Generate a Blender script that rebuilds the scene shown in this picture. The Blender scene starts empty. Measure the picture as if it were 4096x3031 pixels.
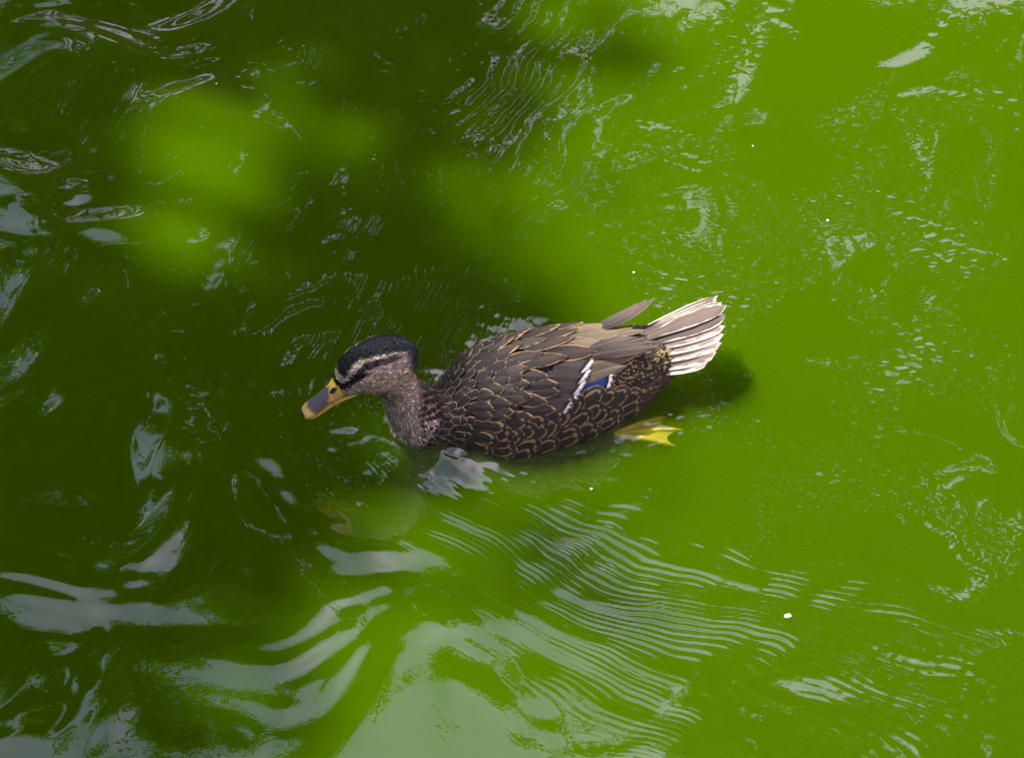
import bpy, bmesh, math, random
import numpy as np
from mathutils import Vector, Matrix
from mathutils.bvhtree import BVHTree

random.seed(7); rng = np.random.default_rng(11)
R = math.radians
scene = bpy.context.scene
COL = scene.collection

# ------------------------------------------------------------------ camera
PITCH, DIST, FRAME_W = R(45), 2.6, 1.05
cam = bpy.data.cameras.new('camera'); camo = bpy.data.objects.new('camera', cam); COL.objects.link(camo)
camo.location = (0, -DIST*math.cos(PITCH), DIST*math.sin(PITCH))
camo.rotation_euler = (R(90)-PITCH, 0, 0)
cam.sensor_width = 36; cam.lens = 36*DIST/FRAME_W
cam.clip_start = .05; cam.clip_end = 500
cam.dof.use_dof = True; cam.dof.focus_distance = 2.56; cam.dof.aperture_fstop = 26
scene.camera = camo

# ------------------------------------------------------------------ sun and sky
SUN_DIR = Vector((-.42, .30, .86)).normalized()          # towards the sun
sun = bpy.data.lights.new('sun', 'SUN'); suno = bpy.data.objects.new('sun', sun); COL.objects.link(suno)
sun.energy = 5.0; sun.angle = R(.53); sun.color = (1, .95, .86)
suno.rotation_euler = (-SUN_DIR).to_track_quat('-Z', 'Y').to_euler()
world = bpy.data.worlds.new('World'); scene.world = world; world.use_nodes = True
wn, wl = world.node_tree.nodes, world.node_tree.links
wn.clear()
sky = wn.new('ShaderNodeTexSky'); sky.sky_type = 'NISHITA'; sky.sun_disc = False
sky.sun_elevation = math.asin(SUN_DIR.z); sky.sun_rotation = math.atan2(SUN_DIR.x, SUN_DIR.y)
tc = wn.new('ShaderNodeTexCoord'); nz = wn.new('ShaderNodeTexNoise')
nz.inputs['Scale'].default_value = 1.6; nz.inputs['Detail'].default_value = 5; nz.inputs['Roughness'].default_value = .5
cr = wn.new('ShaderNodeValToRGB'); cr.color_ramp.elements[0].position = .36; cr.color_ramp.elements[1].position = .56
mx = wn.new('ShaderNodeMix'); mx.data_type = 'RGBA'
mx.inputs[7].default_value = (13.4, 11., 14.6, 1)           # bright broken cloud
bg = wn.new('ShaderNodeBackground'); bg.inputs['Strength'].default_value = .055
wo = wn.new('ShaderNodeOutputWorld')
wl.new(tc.outputs['Generated'], nz.inputs['Vector'])
sx = wn.new('ShaderNodeSeparateXYZ'); wl.new(tc.outputs['Generated'], sx.inputs[0])
bk = wn.new('ShaderNodeMath'); bk.operation = 'MULTIPLY_ADD'; bk.inputs[1].default_value = .9      # the cloud bank thickens to the right
wl.new(sx.outputs[0], bk.inputs[0]); wl.new(nz.outputs['Fac'], bk.inputs[2]); wl.new(bk.outputs[0], cr.inputs['Fac'])
wl.new(cr.outputs['Color'], mx.inputs[0]); wl.new(sky.outputs['Color'], mx.inputs[6])
wl.new(mx.outputs[2], bg.inputs['Color']); wl.new(bg.outputs['Background'], wo.inputs['Surface'])

scene.render.engine = 'CYCLES'
vs = scene.view_settings
vs.view_transform = 'Standard'; vs.look = 'None'; vs.gamma = 1; vs.exposure = .73; vs.use_curve_mapping = False
cy = scene.cycles
cy.use_denoising = True; cy.volume_bounces = 1; cy.max_bounces = 8; cy.transparent_max_bounces = 12
cy.diffuse_bounces = 2; cy.glossy_bounces = 2; cy.caustics_reflective = False; cy.caustics_refractive = False
cy.sample_clamp_indirect = 4

# ------------------------------------------------------------------ helpers
def link(o, parent=None):
    COL.objects.link(o)
    if parent is not None: o.parent = parent
    return o
def tag(o, label=None, cat=None, group=None, kind=None):
    if label: o['label'] = label
    if cat: o['category'] = cat
    if group: o['group'] = group
    if kind: o['kind'] = kind
    return o
def mesh_np(name, verts, faces, smooth=True):
    me = bpy.data.meshes.new(name)
    verts = np.asarray(verts, np.float32); faces = np.asarray(faces, np.int32); n = faces.shape[1]
    me.vertices.add(len(verts)); me.vertices.foreach_set('co', verts.ravel())
    me.loops.add(faces.size); me.loops.foreach_set('vertex_index', faces.ravel())
    me.polygons.add(len(faces)); me.polygons.foreach_set('loop_start', np.arange(0, faces.size, n, dtype=np.int32))
    me.update(calc_edges=True)
    me.polygons.foreach_set('use_smooth', np.full(len(faces), smooth)); me.validate()
    return me
def attr(me, name, kind, data):
    a = me.attributes.new(name, kind, 'POINT')
    a.data.foreach_set('color' if kind == 'FLOAT_COLOR' else ('vector' if kind == 'FLOAT_VECTOR' else 'value'), np.asarray(data, np.float32).ravel())
def grid_faces(nu, nv, wrap=False):
    i = np.arange(nu-1)[:, None]; j = np.arange(nv if wrap else nv-1)[None, :]
    j2 = (j+1) % nv
    return np.stack([i*nv+j, (i+1)*nv+j, (i+1)*nv+j2, i*nv+j2], -1).reshape(-1, 4)

class NT:
    """small wrapper for building node materials"""
    def __init__(s, name):
        s.m = bpy.data.materials.new(name); s.m.use_nodes = True
        s.n = s.m.node_tree.nodes; s.l = s.m.node_tree.links; s.n.clear()
        s.out = s.n.new('ShaderNodeOutputMaterial')
    def put(s, sock, v):
        if hasattr(v, 'is_output'): s.l.new(v, sock)
        elif v is not None:
            if isinstance(v, (tuple, list)) and len(v) == 3 and len(getattr(sock, 'default_value', ())) == 4: v = (*v, 1)
            sock.default_value = v
    def node(s, t, ins=None, **kw):
        n = s.n.new(t)
        for k, v in kw.items(): setattr(n, k, v)
        for k, v in (ins or {}).items(): s.put(n.inputs[k], v)
        return n
    def math(s, op, a, b=None, c=None, clamp=False):
        n = s.n.new('ShaderNodeMath'); n.operation = op; n.use_clamp = clamp
        for i, v in enumerate((a, b, c)): s.put(n.inputs[i], v)
        return n.outputs[0]
    def mix(s, f, a, b, blend='MIX'):
        n = s.n.new('ShaderNodeMix'); n.data_type = 'RGBA'; n.blend_type = blend
        s.put(n.inputs[0], f); s.put(n.inputs[6], a); s.put(n.inputs[7], b); return n.outputs[2]
    def step(s, x, a, b):
        n = s.n.new('ShaderNodeMapRange'); n.interpolation_type = 'SMOOTHSTEP'
        s.put(n.inputs[0], x); n.inputs[1].default_value = a; n.inputs[2].default_value = b; return n.outputs[0]
    def attr(s, name, out='Fac'):
        return s.node('ShaderNodeAttribute', attribute_name=name).outputs[out]
    def noise(s, vec, scale, detail=3, rough=.5, dims='3D'):
        n = s.node('ShaderNodeTexNoise', {'Scale': scale, 'Detail': detail, 'Roughness': rough}, noise_dimensions=dims)
        if vec is not None: s.l.new(vec, n.inputs['Vector'])
        return n.outputs['Fac']
    def principled(s, **ins):
        b = s.n.new('ShaderNodeBsdfPrincipled')
        for k, v in ins.items(): s.put(b.inputs[k.replace('_', ' ')], v)
        s.l.new(b.outputs[0], s.out.inputs['Surface']); return b
    def bump(s, h, strength=.3, dist=.001, normal=None):
        n = s.node('ShaderNodeBump', {'Strength': strength, 'Distance': dist, 'Height': h})
        if normal is not None: s.l.new(normal, n.inputs['Normal'])
        return n.outputs[0]
# ------------------------------------------------------------------ where the duck swims (used by its wake too)
HEAD = R(19)
DUCK_O = np.array([.035, -.031])
FWD = np.array([-math.cos(HEAD), -math.sin(HEAD)]); LEFT = np.array([-FWD[1], FWD[0]])

# ------------------------------------------------------------------ pond: bed and water
def pond_bed():
    m = NT('mud'); pos = m.node('ShaderNodeNewGeometry').outputs['Position']
    n = m.noise(pos, 3, 5)
    m.principled(Base_Color=m.mix(n, (.03, .05, .008), (.06, .08, .02)), Roughness=.9)
    xs = np.linspace(-60, 60, 40); ys = np.linspace(-60, 60, 40)
    X, Y = np.meshgrid(xs, ys, indexing='ij')
    d = np.hypot(X, Y)
    me = mesh_np('pond_bed', np.stack([X, Y, -1.4+.05*np.sin(X)*np.cos(Y*1.3)], -1).reshape(-1, 3), grid_faces(40, 40))
    o = link(bpy.data.objects.new('pond_bed', me)); me.materials.append(m.m); tag(o, kind='structure')
pond_bed()

def waves(X, Y, lam_lo, lam_hi, n, rms_slope, seed, stretch=1.):
    """random sum of sines with a given rms slope; lengths in metres"""
    g = np.random.default_rng(seed); h = np.zeros_like(X)
    for _ in range(n):
        lam = lam_lo*(lam_hi/lam_lo)**g.random(); a = g.random()*2*np.pi; k = 2*np.pi/lam
        h += math.sqrt(2/n)*rms_slope/k*np.sin(k*(math.cos(a)*X+math.sin(a)*Y*stretch)+g.random()*6.283)
    return h
def sstep(x, a, b):
    t = np.clip((x-a)/(b-a), 0, 1); return t*t*(3-2*t)
def unit_noise(X, Y, lam, seed):
    return waves(X, Y, lam*.7, lam*1.4, 9, 2*np.pi/lam, seed)      # rms about 1
def water_height(X, Y):
    x = (X-DUCK_O[0])*FWD[0]+(Y-DUCK_O[1])*FWD[1]; l = (X-DUCK_O[0])*LEFT[0]+(Y-DUCK_O[1])*LEFT[1]
    h = np.zeros_like(X)
    n1 = unit_noise(X, Y, .30, 1); n2 = unit_noise(X, Y, .22, 2); n3 = unit_noise(X, Y, .12, 3); n4 = unit_noise(X, Y, .045, 8)
    # calm water ahead and to the left: broad lazy swells
    wx, wy = X+.02*unit_noise(X, Y, .25, 20), Y+.02*unit_noise(X, Y, .25, 21)
    ahead = sstep(x, .02, .30)
    near_frame = np.exp(-np.maximum(0, np.hypot(X, Y)-.9)/.8)
    h += waves(wx, wy, .35, 1.1, 14, .012, 4)
    h += waves(wx, wy, .075, .22, 26, .044, 5, 1.15)*(.30+.80*ahead)*(1-.35*sstep(-Y, .12, .34))*near_frame*(1+.3*n1)
    h += waves(wx, wy, .03, .07, 20, .015, 6, 1.2)*(.20+.60*ahead)*near_frame*np.clip(1+.6*n2, 0, 3)
    # stirred water behind the duck
    behind = sstep(-x, -.10, .10)*np.exp(-(l/.25)**2)+.12*sstep(-x, -.2, .25)
    h += waves(X, Y, .010, .038, 44, .034, 7, 1.5)*behind*np.clip(.6+.8*n2+.4*n3, 0, 3)*near_frame
    # bow wave: ripples on conic crests around the breast, short ahead and longer along the sides
    q = x-.135; e = 1.36; r = np.sqrt(q*q+l*l+1e-6)
    ph = r+e*q+.012*n1+.005*n3+.0012*n4
    fade = np.exp(-np.maximum(r-.36, 0)/.13); far = np.exp(-np.maximum(r-.30, 0)/.45)
    side = np.where(l > 0, 1., .80*np.exp(-np.maximum(r-.2, 0)/.18))
    brk = np.clip(.70+.45*n2+.40*n3+.35*n4, 0, 2.4)
    grad = np.sqrt(1+e*e+2*e*q/r)
    env = sstep(ph, -.03, .03)*np.exp(-np.maximum(ph-.20, 0)/.11)
    lam = .0098
    h += .165*lam/6.283/grad*np.sin(6.283*ph/lam)*env*fade*side*brk
    h += .03*.043/6.283/grad*np.sin(6.283*ph/.043+1.)*env*np.where(l > 0, fade, .9*far)
    h += .055*.024/6.283/grad*np.sin(6.283*ph/.024+2.*n2)*sstep(ph, .02, .12)*np.where(l < 0, far, 0)*sstep(r, .25, .45)*sstep(-q, 0, .15)*np.clip(.5+.7*n2+.5*n3, 0, 2.2)
    h += .026*.105/6.283/grad*np.sin(6.283*ph/.105+.4)*sstep(ph, -.07, .02)*np.exp(-np.maximum(ph-.2, 0)/.2)*np.where(l > 0, fade, far)
    # chop close around the body
    db = np.hypot((x-.02)/.15, l/.075)-1
    h += waves(X, Y, .012, .035, 30, .06, 9, 1.2)*np.exp(-(db/.45)**2)*np.clip(.8+.6*n4, 0, 2.5)
    # water heaped against the near breast, trough along the flank
    h += .010*np.exp(-((x-.115)/.055)**2-((l-.035)/.040)**2)
    h += .006*np.exp(-((x-.115)/.055)**2-((l+.035)/.040)**2)
    h -= .005*np.exp(-((x-.02)/.07)**2-((np.abs(l)-.085)/.03)**2)
    return h
def axis_coords(lo, hi, step, far):
    core = np.arange(lo, hi+step/2, step); out = []; s, p = step, core[-1]
    while p < far: s *= 1.22; p += s; out.append(p)
    left = []; s, p = step, core[0]
    while p > -far: s *= 1.22; p -= s; left.append(p)
    return np.array(left[::-1]+list(core)+out)
def water():
    xs = axis_coords(-.66, .66, WSTEP, 60); ys = axis_coords(-.62, .76, WSTEP, 60)
    X, Y = np.meshgrid(xs, ys, indexing='ij')
    me = mesh_np('water', np.stack([X, Y, water_height(X, Y)], -1).reshape(-1, 3), grid_faces(len(xs), len(ys)))
    m = NT('green_pond_water')
    pos = m.node('ShaderNodeNewGeometry').outputs['Position']
    mp = m.node('ShaderNodeMapping', {'Vector': pos, 'Scale': (1, 1.5, 1)}).outputs[0]
    bump = m.bump(m.noise(mp, 110, 2, .5), .012, .002)
    geo = m.node('ShaderNodeNewGeometry').outputs
    cosi = m.math('ABSOLUTE', m.node('ShaderNodeVectorMath', {0: bump, 1: geo['Incoming']}, operation='DOT_PRODUCT').outputs['Value'])
    fr = m.math('MULTIPLY_ADD', m.math('POWER', m.math('SUBTRACT', 1, cosi, clamp=True), 5), .80, .20, clamp=True)   # Schlick
    gl = m.node('ShaderNodeBsdfGlossy', {'Roughness': .004, 'Color': (1, 1, 1, 1), 'Normal': bump}).outputs[0]
    tr = m.node('ShaderNodeBsdfTransparent').outputs[0]
    mx = m.node('ShaderNodeMixShader', {0: fr, 1: tr, 2: gl}).outputs[0]
    m.l.new(mx, m.out.inputs['Surface'])
    alb = (.40, .72, .001, 1); dens = 38
    vs_ = m.node('ShaderNodeVolumeScatter', {'Color': alb, 'Density': dens, 'Anisotropy': .2}).outputs[0]
    va = m.node('ShaderNodeVolumeAbsorption', {'Color': alb, 'Density': dens}).outputs[0]
    ad = m.node('ShaderNodeAddShader', {0: vs_, 1: va}).outputs[0]
    m.l.new(ad, m.out.inputs['Volume'])
    me.materials.append(m.m)
    o = link(bpy.data.objects.new('water', me)); tag(o, kind='structure')
    return o
WSTEP = .0018
WATER = water()
# ------------------------------------------------------------------ banks and trees (out of frame, mirrored in the water and shading it)
def bank(name, x0, x1, y0, y1):
    m = NT('grassy_earth'); pos = m.node('ShaderNodeNewGeometry').outputs['Position']
    m.principled(Base_Color=m.mix(m.noise(pos, 4, 5), (.03, .05, .012), (.07, .06, .035)), Roughness=.9)
    nx, ny = 30, 30
    X, Y = np.meshgrid(np.linspace(x0, x1, nx), np.linspace(y0, y1, ny), indexing='ij')
    e = np.minimum(np.minimum(X-x0, x1-X), np.minimum(Y-y0, y1-Y))
    Z = -.3+.75*sstep(e, 0, 1.2)+.05*np.sin(X*2.1)*np.cos(Y*1.7)
    me = mesh_np(name, np.stack([X, Y, Z], -1).reshape(-1, 3), grid_faces(nx, ny)); me.materials.append(m.m)
    tag(link(bpy.data.objects.new(name, me)), kind='structure')
bank('far_bank', -40, 40, 5.5, 40)
bank('side_bank', -40, -4.6, -20, 5.2)
bank('opposite_bank', 5.6, 40, -20, 5.2)

def leaf_mat(name, a, b):
    m = NT(name); r = m.attr('shade')
    col = m.mix(r, a, b)
    p = m.node('ShaderNodeBsdfPrincipled', {'Base Color': col, 'Roughness': .5, 'Specular IOR Level': .12}).outputs[0]
    t = m.node('ShaderNodeBsdfTranslucent', {'Color': m.mix(.7, col, (.10, .24, .004), 'MIX')}).outputs[0]
    m.l.new(m.node('ShaderNodeMixShader', {0: .38, 1: p, 2: t}).outputs[0], m.out.inputs['Surface'])
    return m.m
BARK = NT('bark')
_p = BARK.node('ShaderNodeTexCoord').outputs['Object']
_n = BARK.noise(BARK.node('ShaderNodeMapping', {'Vector': _p, 'Scale': (9, 9, 1.5)}).outputs[0], 2, 5)
BARK.principled(Base_Color=BARK.mix(_n, (.03, .022, .015), (.12, .09, .065)), Roughness=.9, Normal=BARK.bump(_n, .8, .03))
LEAF_A = leaf_mat('leaf_dark', (.020, .045, .008), (.055, .10, .014))
LEAF_B = leaf_mat('leaf_mid', (.030, .060, .008), (.08, .13, .018))

def tube(path, radii, ns=8):
    path = np.asarray(path, float); V = []
    for i, p in enumerate(path):
        t = path[min(i+1, len(path)-1)]-path[max(i-1, 0)]; t /= np.linalg.norm(t)
        a = np.cross(t, [.3, .9, .1]); a /= np.linalg.norm(a); b = np.cross(t, a)
        for k in range(ns):
            an = 2*np.pi*k/ns; V.append(p+radii[i]*(math.cos(an)*a+math.sin(an)*b))
    return np.array(V), grid_faces(len(path), ns, True)
def leaves(centers, normals, size, g):
    """pointed folded leaves: 6 verts, 2 quads each"""
    n = len(centers); d = g.normal(size=(n, 3)); d[:, 2] -= .5; d /= np.linalg.norm(d, axis=1)[:, None]
    s = np.cross(d, normals+1e-3); s /= np.linalg.norm(s, axis=1)[:, None]; u = np.cross(s, d)
    L = (size*(.7+.6*g.random(n)))[:, None]; Wd = L*.30
    P = [centers, centers+d*L*.45+s*Wd+u*L*.08, centers+d*L, centers+d*L*.45-s*Wd+u*L*.08]
    V = np.stack(P, 1).reshape(-1, 3); F = np.arange(n)[:, None]*4+np.array([[0, 1, 2, 3]])
    return V, F
def tree(name, label, base, height, clusters, mat, leaf=.13, per=300, spread=.5, seed=0, keep=None, group=None, cat='tree'):
    """clusters: (n,3) centres of leafy twigs"""
    g = np.random.default_rng(seed); base = np.array(base, float)
    root = bpy.data.objects.new(name, None); root.location = base; link(root)
    tag(root, label, cat, group)
    cl = np.asarray(clusters); cen = cl.mean(0); top = np.array([cen[0], cen[1], cl[:, 2].max()*.9])
    # trunk
    ts = np.linspace(0, 1, 9)
    mid = base*.4+np.array([cen[0], cen[1], 0])*.6; mid[2] = height*.45
    path = ((1-ts)**2)[:, None]*base+(2*ts*(1-ts))[:, None]*mid+(ts**2)[:, None]*top
    path[1:-1] += g.normal(size=(7, 3))*.05
    V, F = tube(path-base, .20*(1-ts)**.8*height/8+.02, 10)
    me = mesh_np('trunk', V, F); me.materials.append(BARK.m); link(bpy.data.objects.new('trunk', me), root)
    # limbs, one for every few clusters
    V, F, off = [], [], 0
    for i in range(0, len(cl), 2):
        c = cl[i]; t0 = np.clip((c[2]-base[2])/height*.75-.12+.1*g.random(), .2, .92); j = int(t0*8); st = path[j]
        m_ = (st+c)/2+np.array([0, 0, .25]); s_ = np.linspace(0, 1, 6)
        p = ((1-s_)**2)[:, None]*st+(2*s_*(1-s_))[:, None]*m_+(s_**2)[:, None]*c
        v, f = tube(p-base, .045*(1-s_)+.006, 5); V.append(v); F.append(f+off); off += len(v)
    me = mesh_np('limbs', np.concatenate(V), np.concatenate(F)); me.materials.append(BARK.m)
    tag(link(bpy.data.objects.new('limb', me), root), kind='stuff')
    # leaves
    C = np.repeat(cl, per, 0); off = g.normal(size=C.shape)*spread*np.array([1, 1, .6])*.55
    C = C+off; sh = np.repeat(g.random(len(cl)), per)*.7+.3*g.random(len(C))
    if keep is not None:
        k = keep(C, g); C, off, sh = C[k], off[k], sh[k]
    nr = off/np.linalg.norm(off, axis=1)[:, None]+np.array([0, 0, .8])
    V, F = leaves(C-base, nr, leaf, g)
    me = mesh_np('crown', V, F, False); attr(me, 'shade', 'FLOAT', np.repeat(sh, 4)); me.materials.append(mat)
    tag(link(bpy.data.objects.new('crown', me), root), kind='stuff')
    return root
def crown_points(n, cen, rad, g, hollow=.35):
    P = []
    while len(P) < n:
        v = g.uniform(-1, 1, 3); r = np.linalg.norm(v)
        if hollow < r < 1: P.append(np.array(cen)+v*np.array(rad))
    return np.array(P)
def far_trees():
    g = np.random.default_rng(3)
    # big broad crown reflected in the left half
    P = np.concatenate([crown_points(74, (-1.3, 7.8, 8.0), (2.2, 1.5, 3.0), g, .2), crown_points(34, (-2.9, 7.8, 7.3), (1.2, 1.2, 2.5), g), crown_points(14, (-.2, 7.9, 5.6), (1.0, .8, 1.0), g), crown_points(34, (.5, 7.5, 8.25), (1.2, .9, 1.9), g, 0)])
    tree('broadleaf_tree', 'broad dark green tree mirrored in the shaded water ahead of the duck', (-1.6, 8.2, .2), 9, P, LEAF_A, leaf=.17, per=210, spread=.34, seed=31)
    # lighter tree on the right
    P = np.concatenate([np.concatenate([crown_points(104, (3.0, 8.0, 8.6), (2.1, 1.5, 4.2), g), crown_points(14, (1.6, 8.0, 6.7), (1.4, 1.0, 1.1), g, 0)])])
    tree('leafy_tree', 'mid green leafy tree mirrored in the sunny water behind the duck', (3.2, 8.4, .2), 10, P, LEAF_B, leaf=.17, per=210, spread=.36, seed=32)
    P = crown_points(80, (-3., 11.5, 5.6), (4.5, 1.5, 3.8), g)
    tree('hedge_tree', 'low spreading tree standing behind the broad dark tree on the far bank', (-3., 11.8, .2), 8, P, LEAF_A, leaf=.14, per=150, spread=.6, seed=33)
far_trees()

# sunlit openings in the shade of the bank tree, on the water (x, y, radius); one is added to light the duck's head
GAPS = [(-.302, .44, .19), (-.40, .271, .11), (-.30, .20, .10), (-.35, .36, .11), (-.24, .36, .08), (-.43, .17, .08), (-.24, .11, .06), (-.44, .42, .06), (-.02, .262, .10), (-.163, -.168, .08), (-.085, -.125, .09), (-.20, -.33, .07)]
def shade_keep(C, g):
    """leaves of the overhanging tree: foliage ends where the sun reaches the water"""
    t = C[:, 2]/SUN_DIR.z; X = C[:, 0]-SUN_DIR.x*t; Y = C[:, 1]-SUN_DIR.y*t
    edge = SHADE_EDGE(Y)
    p = 1-sstep(X-edge+g.normal(size=len(C))*.03, -.05, .07); p *= .45+.55*sstep(edge-X, .02, .30)      # thinner foliage towards its edge
    for gx, gy, gr in GAPS: p *= .12+.88*sstep(np.hypot(X-gx, Y-gy), gr*.5, gr*1.35)
    p = np.maximum(p, .55*(1-sstep(np.hypot(X-.03, Y+.27), .05, .13)))
    return g.random(len(C)) < p
SHADE_EDGE = lambda Y: np.interp(Y, [-.45, -.25, -.15, -.05, .05, .12, .25, .35, .45, .65], [-.26, -.14, -.06, .04, .06, .02, .04, .10, .05, .10])
def shade_tree():
    g = np.random.default_rng(5); n = 190
    gx = g.uniform(-1.5, .35, n); gy = g.uniform(-1.2, 1.3, n); hz = g.uniform(6.2, 8.4, n)
    t = hz/SUN_DIR.z
    P = np.stack([gx+SUN_DIR.x*t, gy+SUN_DIR.y*t, hz], -1)
    P = P[gx < SHADE_EDGE(gy)-.02+.02*g.normal(size=n)]
    P2 = crown_points(60, (-6.2, 2.6, 6.6), (1.9, 2.2, 2.2), g)
    n3 = 240; hz = g.uniform(4.2, 8.0, n3); gx3 = g.uniform(-3.6, -.1, n3); gy3 = g.uniform(-2.6, 2.2, n3)  # extra canopy added to cut sky light over the left water
    P3 = np.stack([gx3+SUN_DIR.x*hz/SUN_DIR.z, gy3+SUN_DIR.y*hz/SUN_DIR.z, hz], -1)[gx3 < SHADE_EDGE(gy3)-.12]
    tree('overhanging_tree', 'tall overhanging tree on the side bank casting the dappled shade', (-6.6, 2.6, .2), 8.5, np.concatenate([P, P2, P3]), LEAF_A, leaf=.10, per=150, spread=.36, seed=34, keep=shade_keep)
shade_tree()
def sky_screen_trees():
    g = np.random.default_rng(9)
    P = crown_points(120, (7.6, .5, 5.6), (2.6, 4.2, 3.8), g, .5)  # unseen tree added to block low sky light and deepen the shade
    tree('added_screen_tree', 'unseen leafy tree added on the bank behind the tail to screen the low sky', (8.4, .6, .2), 9, P, LEAF_B, leaf=.2, per=130, spread=.8, seed=36)
sky_screen_trees()
# ------------------------------------------------------------------ the duck (local frame: x forward, y to its left, z up, metres; z=0 is the water line)
DUCK = bpy.data.objects.new('duck', None); link(DUCK)
DUCK.location = (DUCK_O[0], DUCK_O[1], 0); DUCK.rotation_euler = (0, 0, math.pi+HEAD)
tag(DUCK, 'brown mottled duck with dark cap and yellow bill swimming on green water', 'duck')
MM = .001

def loft(sections, ns=48):
    """sections: (centre xyz, side half width, up half height, down half height, up-direction xz angle, power)"""
    V = []
    for (cx, cz, a, b, c, tilt, pw) in sections:
        for k in range(ns):
            t = 2*math.pi*k/ns; cs, sn = math.cos(t), math.sin(t)
            y = a*math.copysign(abs(cs)**(2/pw), cs); v = math.copysign(abs(sn)**(2/pw), sn)*(b if sn > 0 else c)
            V.append((cx-v*math.sin(tilt), y, cz+v*math.cos(tilt)))
    n = len(sections); V = np.array(V)*MM; F = grid_faces(n, ns, True)
    return V, F, n, ns
def lerp_sections(keys, n):
    keys = np.array(keys, float); t = np.linspace(0, len(keys)-1, n); out = []
    for q in t:                                    # Catmull-Rom through the key sections
        i = int(min(q, len(keys)-2)); f = q-i
        p0, p1, p2, p3 = keys[max(i-1, 0)], keys[i], keys[i+1], keys[min(i+2, len(keys)-1)]
        out.append(.5*((2*p1)+(-p0+p2)*f+(2*p0-5*p1+4*p2-p3)*f*f+(-p0+3*p1-3*p2+p3)*f**3))
    return out
def add_loft(bm, keys, n, ns=48):
    V, F, n, ns = loft(lerp_sections(keys, n), ns)
    vs = [bm.verts.new(v) for v in V]
    for f in F: bm.faces.new([vs[i] for i in f])
    bm.faces.new(vs[:ns][::-1] if False else vs[:ns]); bm.faces.new(vs[-ns:][::-1])

def duck_body():
    bm = bmesh.new()
    # trunk: x, zc, half width, up, down, tilt, power
    add_loft(bm, [(164, 18, 5, 5, 5, 0, 2), (159, 18, 14, 13, 14, 0, 2), (147, 17, 22, 19, 21, 0, 2), (127, 15, 29, 23, 26, 0, 2.05), (106, 11, 37, 31, 32, 0, 2.1),
                  (88, 6, 47, 50, 44, 0, 2.2), (68, 2, 57, 65, 56, 0, 2.2), (42, 2, 61, 70, 56, 0, 2.2), (8, 2, 61, 72, 54, 0, 2.2), (-28, 4, 58, 67, 50, 0, 2.2),
                  (-62, 8, 50, 57, 40, 0, 2.15), (-94, 16, 41, 43, 27, 0, 2.1), (-122, 28, 31, 27, 22, 0, 2), (-146, 42, 19, 13, 12, 0, 2), (-158, 50, 9, 6, 6, 0, 2), (-162, 52, 3, 2, 2, 0, 2)], 64)
    # neck: sections tilt from horizontal disc (at the base) to the head
    add_loft(bm, [(118, -4, 28, 26, 34, R(75), 2), (129, 19, 29, 25, 32, R(70), 2), (140, 41, 28.5, 21, 29, R(64), 2), (149, 61, 25.5, 17, 24, R(60), 2), (156, 79, 24, 19, 22, R(53), 2), (164, 95, 23, 22, 20, R(43), 2), (172, 105, 14, 14, 12, R(38), 2)], 34)
    # head: from nape to bill base, sections tilting forward-down
    add_loft(bm, [(138, 102, 6, 8, 8, R(20), 2), (143, 102, 15, 20, 20, R(17), 2), (154, 103.5, 22, 29, 27, R(10), 2), (168, 105.5, 24.5, 32, 30, R(0), 2), (182, 105, 24, 31, 29, R(-10), 2),
                  (193, 102, 21, 28, 24, R(-18), 2.05), (202, 98, 16.5, 23, 18, R(-26), 2.1), (209, 93, 12.5, 16, 13, R(-30), 2.1), (215, 89, 9, 10, 9, R(-30), 2), (218, 87, 3, 4, 4, R(-30), 2)], 44)
    me = bpy.data.meshes.new('raw'); bm.normal_update(); bmesh.ops.recalc_face_normals(bm, faces=bm.faces); bm.to_mesh(me); bm.free()
    tmp = bpy.data.objects.new('tmp', me); link(tmp)
    md = tmp.modifiers.new('r', 'REMESH'); md.mode = 'VOXEL'; md.voxel_size = .0017; md.use_smooth_shade = True
    sm = tmp.modifiers.new('s', 'SMOOTH'); sm.factor = .5; sm.iterations = 14
    dg = bpy.context.evaluated_depsgraph_get(); dg.update()
    out = bpy.data.meshes.new_from_object(tmp.evaluated_get(dg))
    bpy.data.objects.remove(tmp); out.name = 'body'
    return out
BODY = duck_body()
nv = len(BODY.vertices); BV = np.empty(nv*3, np.float32); BODY.vertices.foreach_get('co', BV); BV = BV.reshape(-1, 3)
_polys = [tuple(p.vertices) for p in BODY.polygons]
BVH = BVHTree.FromPolygons([Vector(v) for v in BV], _polys)
def snap(p):
    co, no, _, _ = BVH.find_nearest(Vector(p)); return co, no

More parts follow.
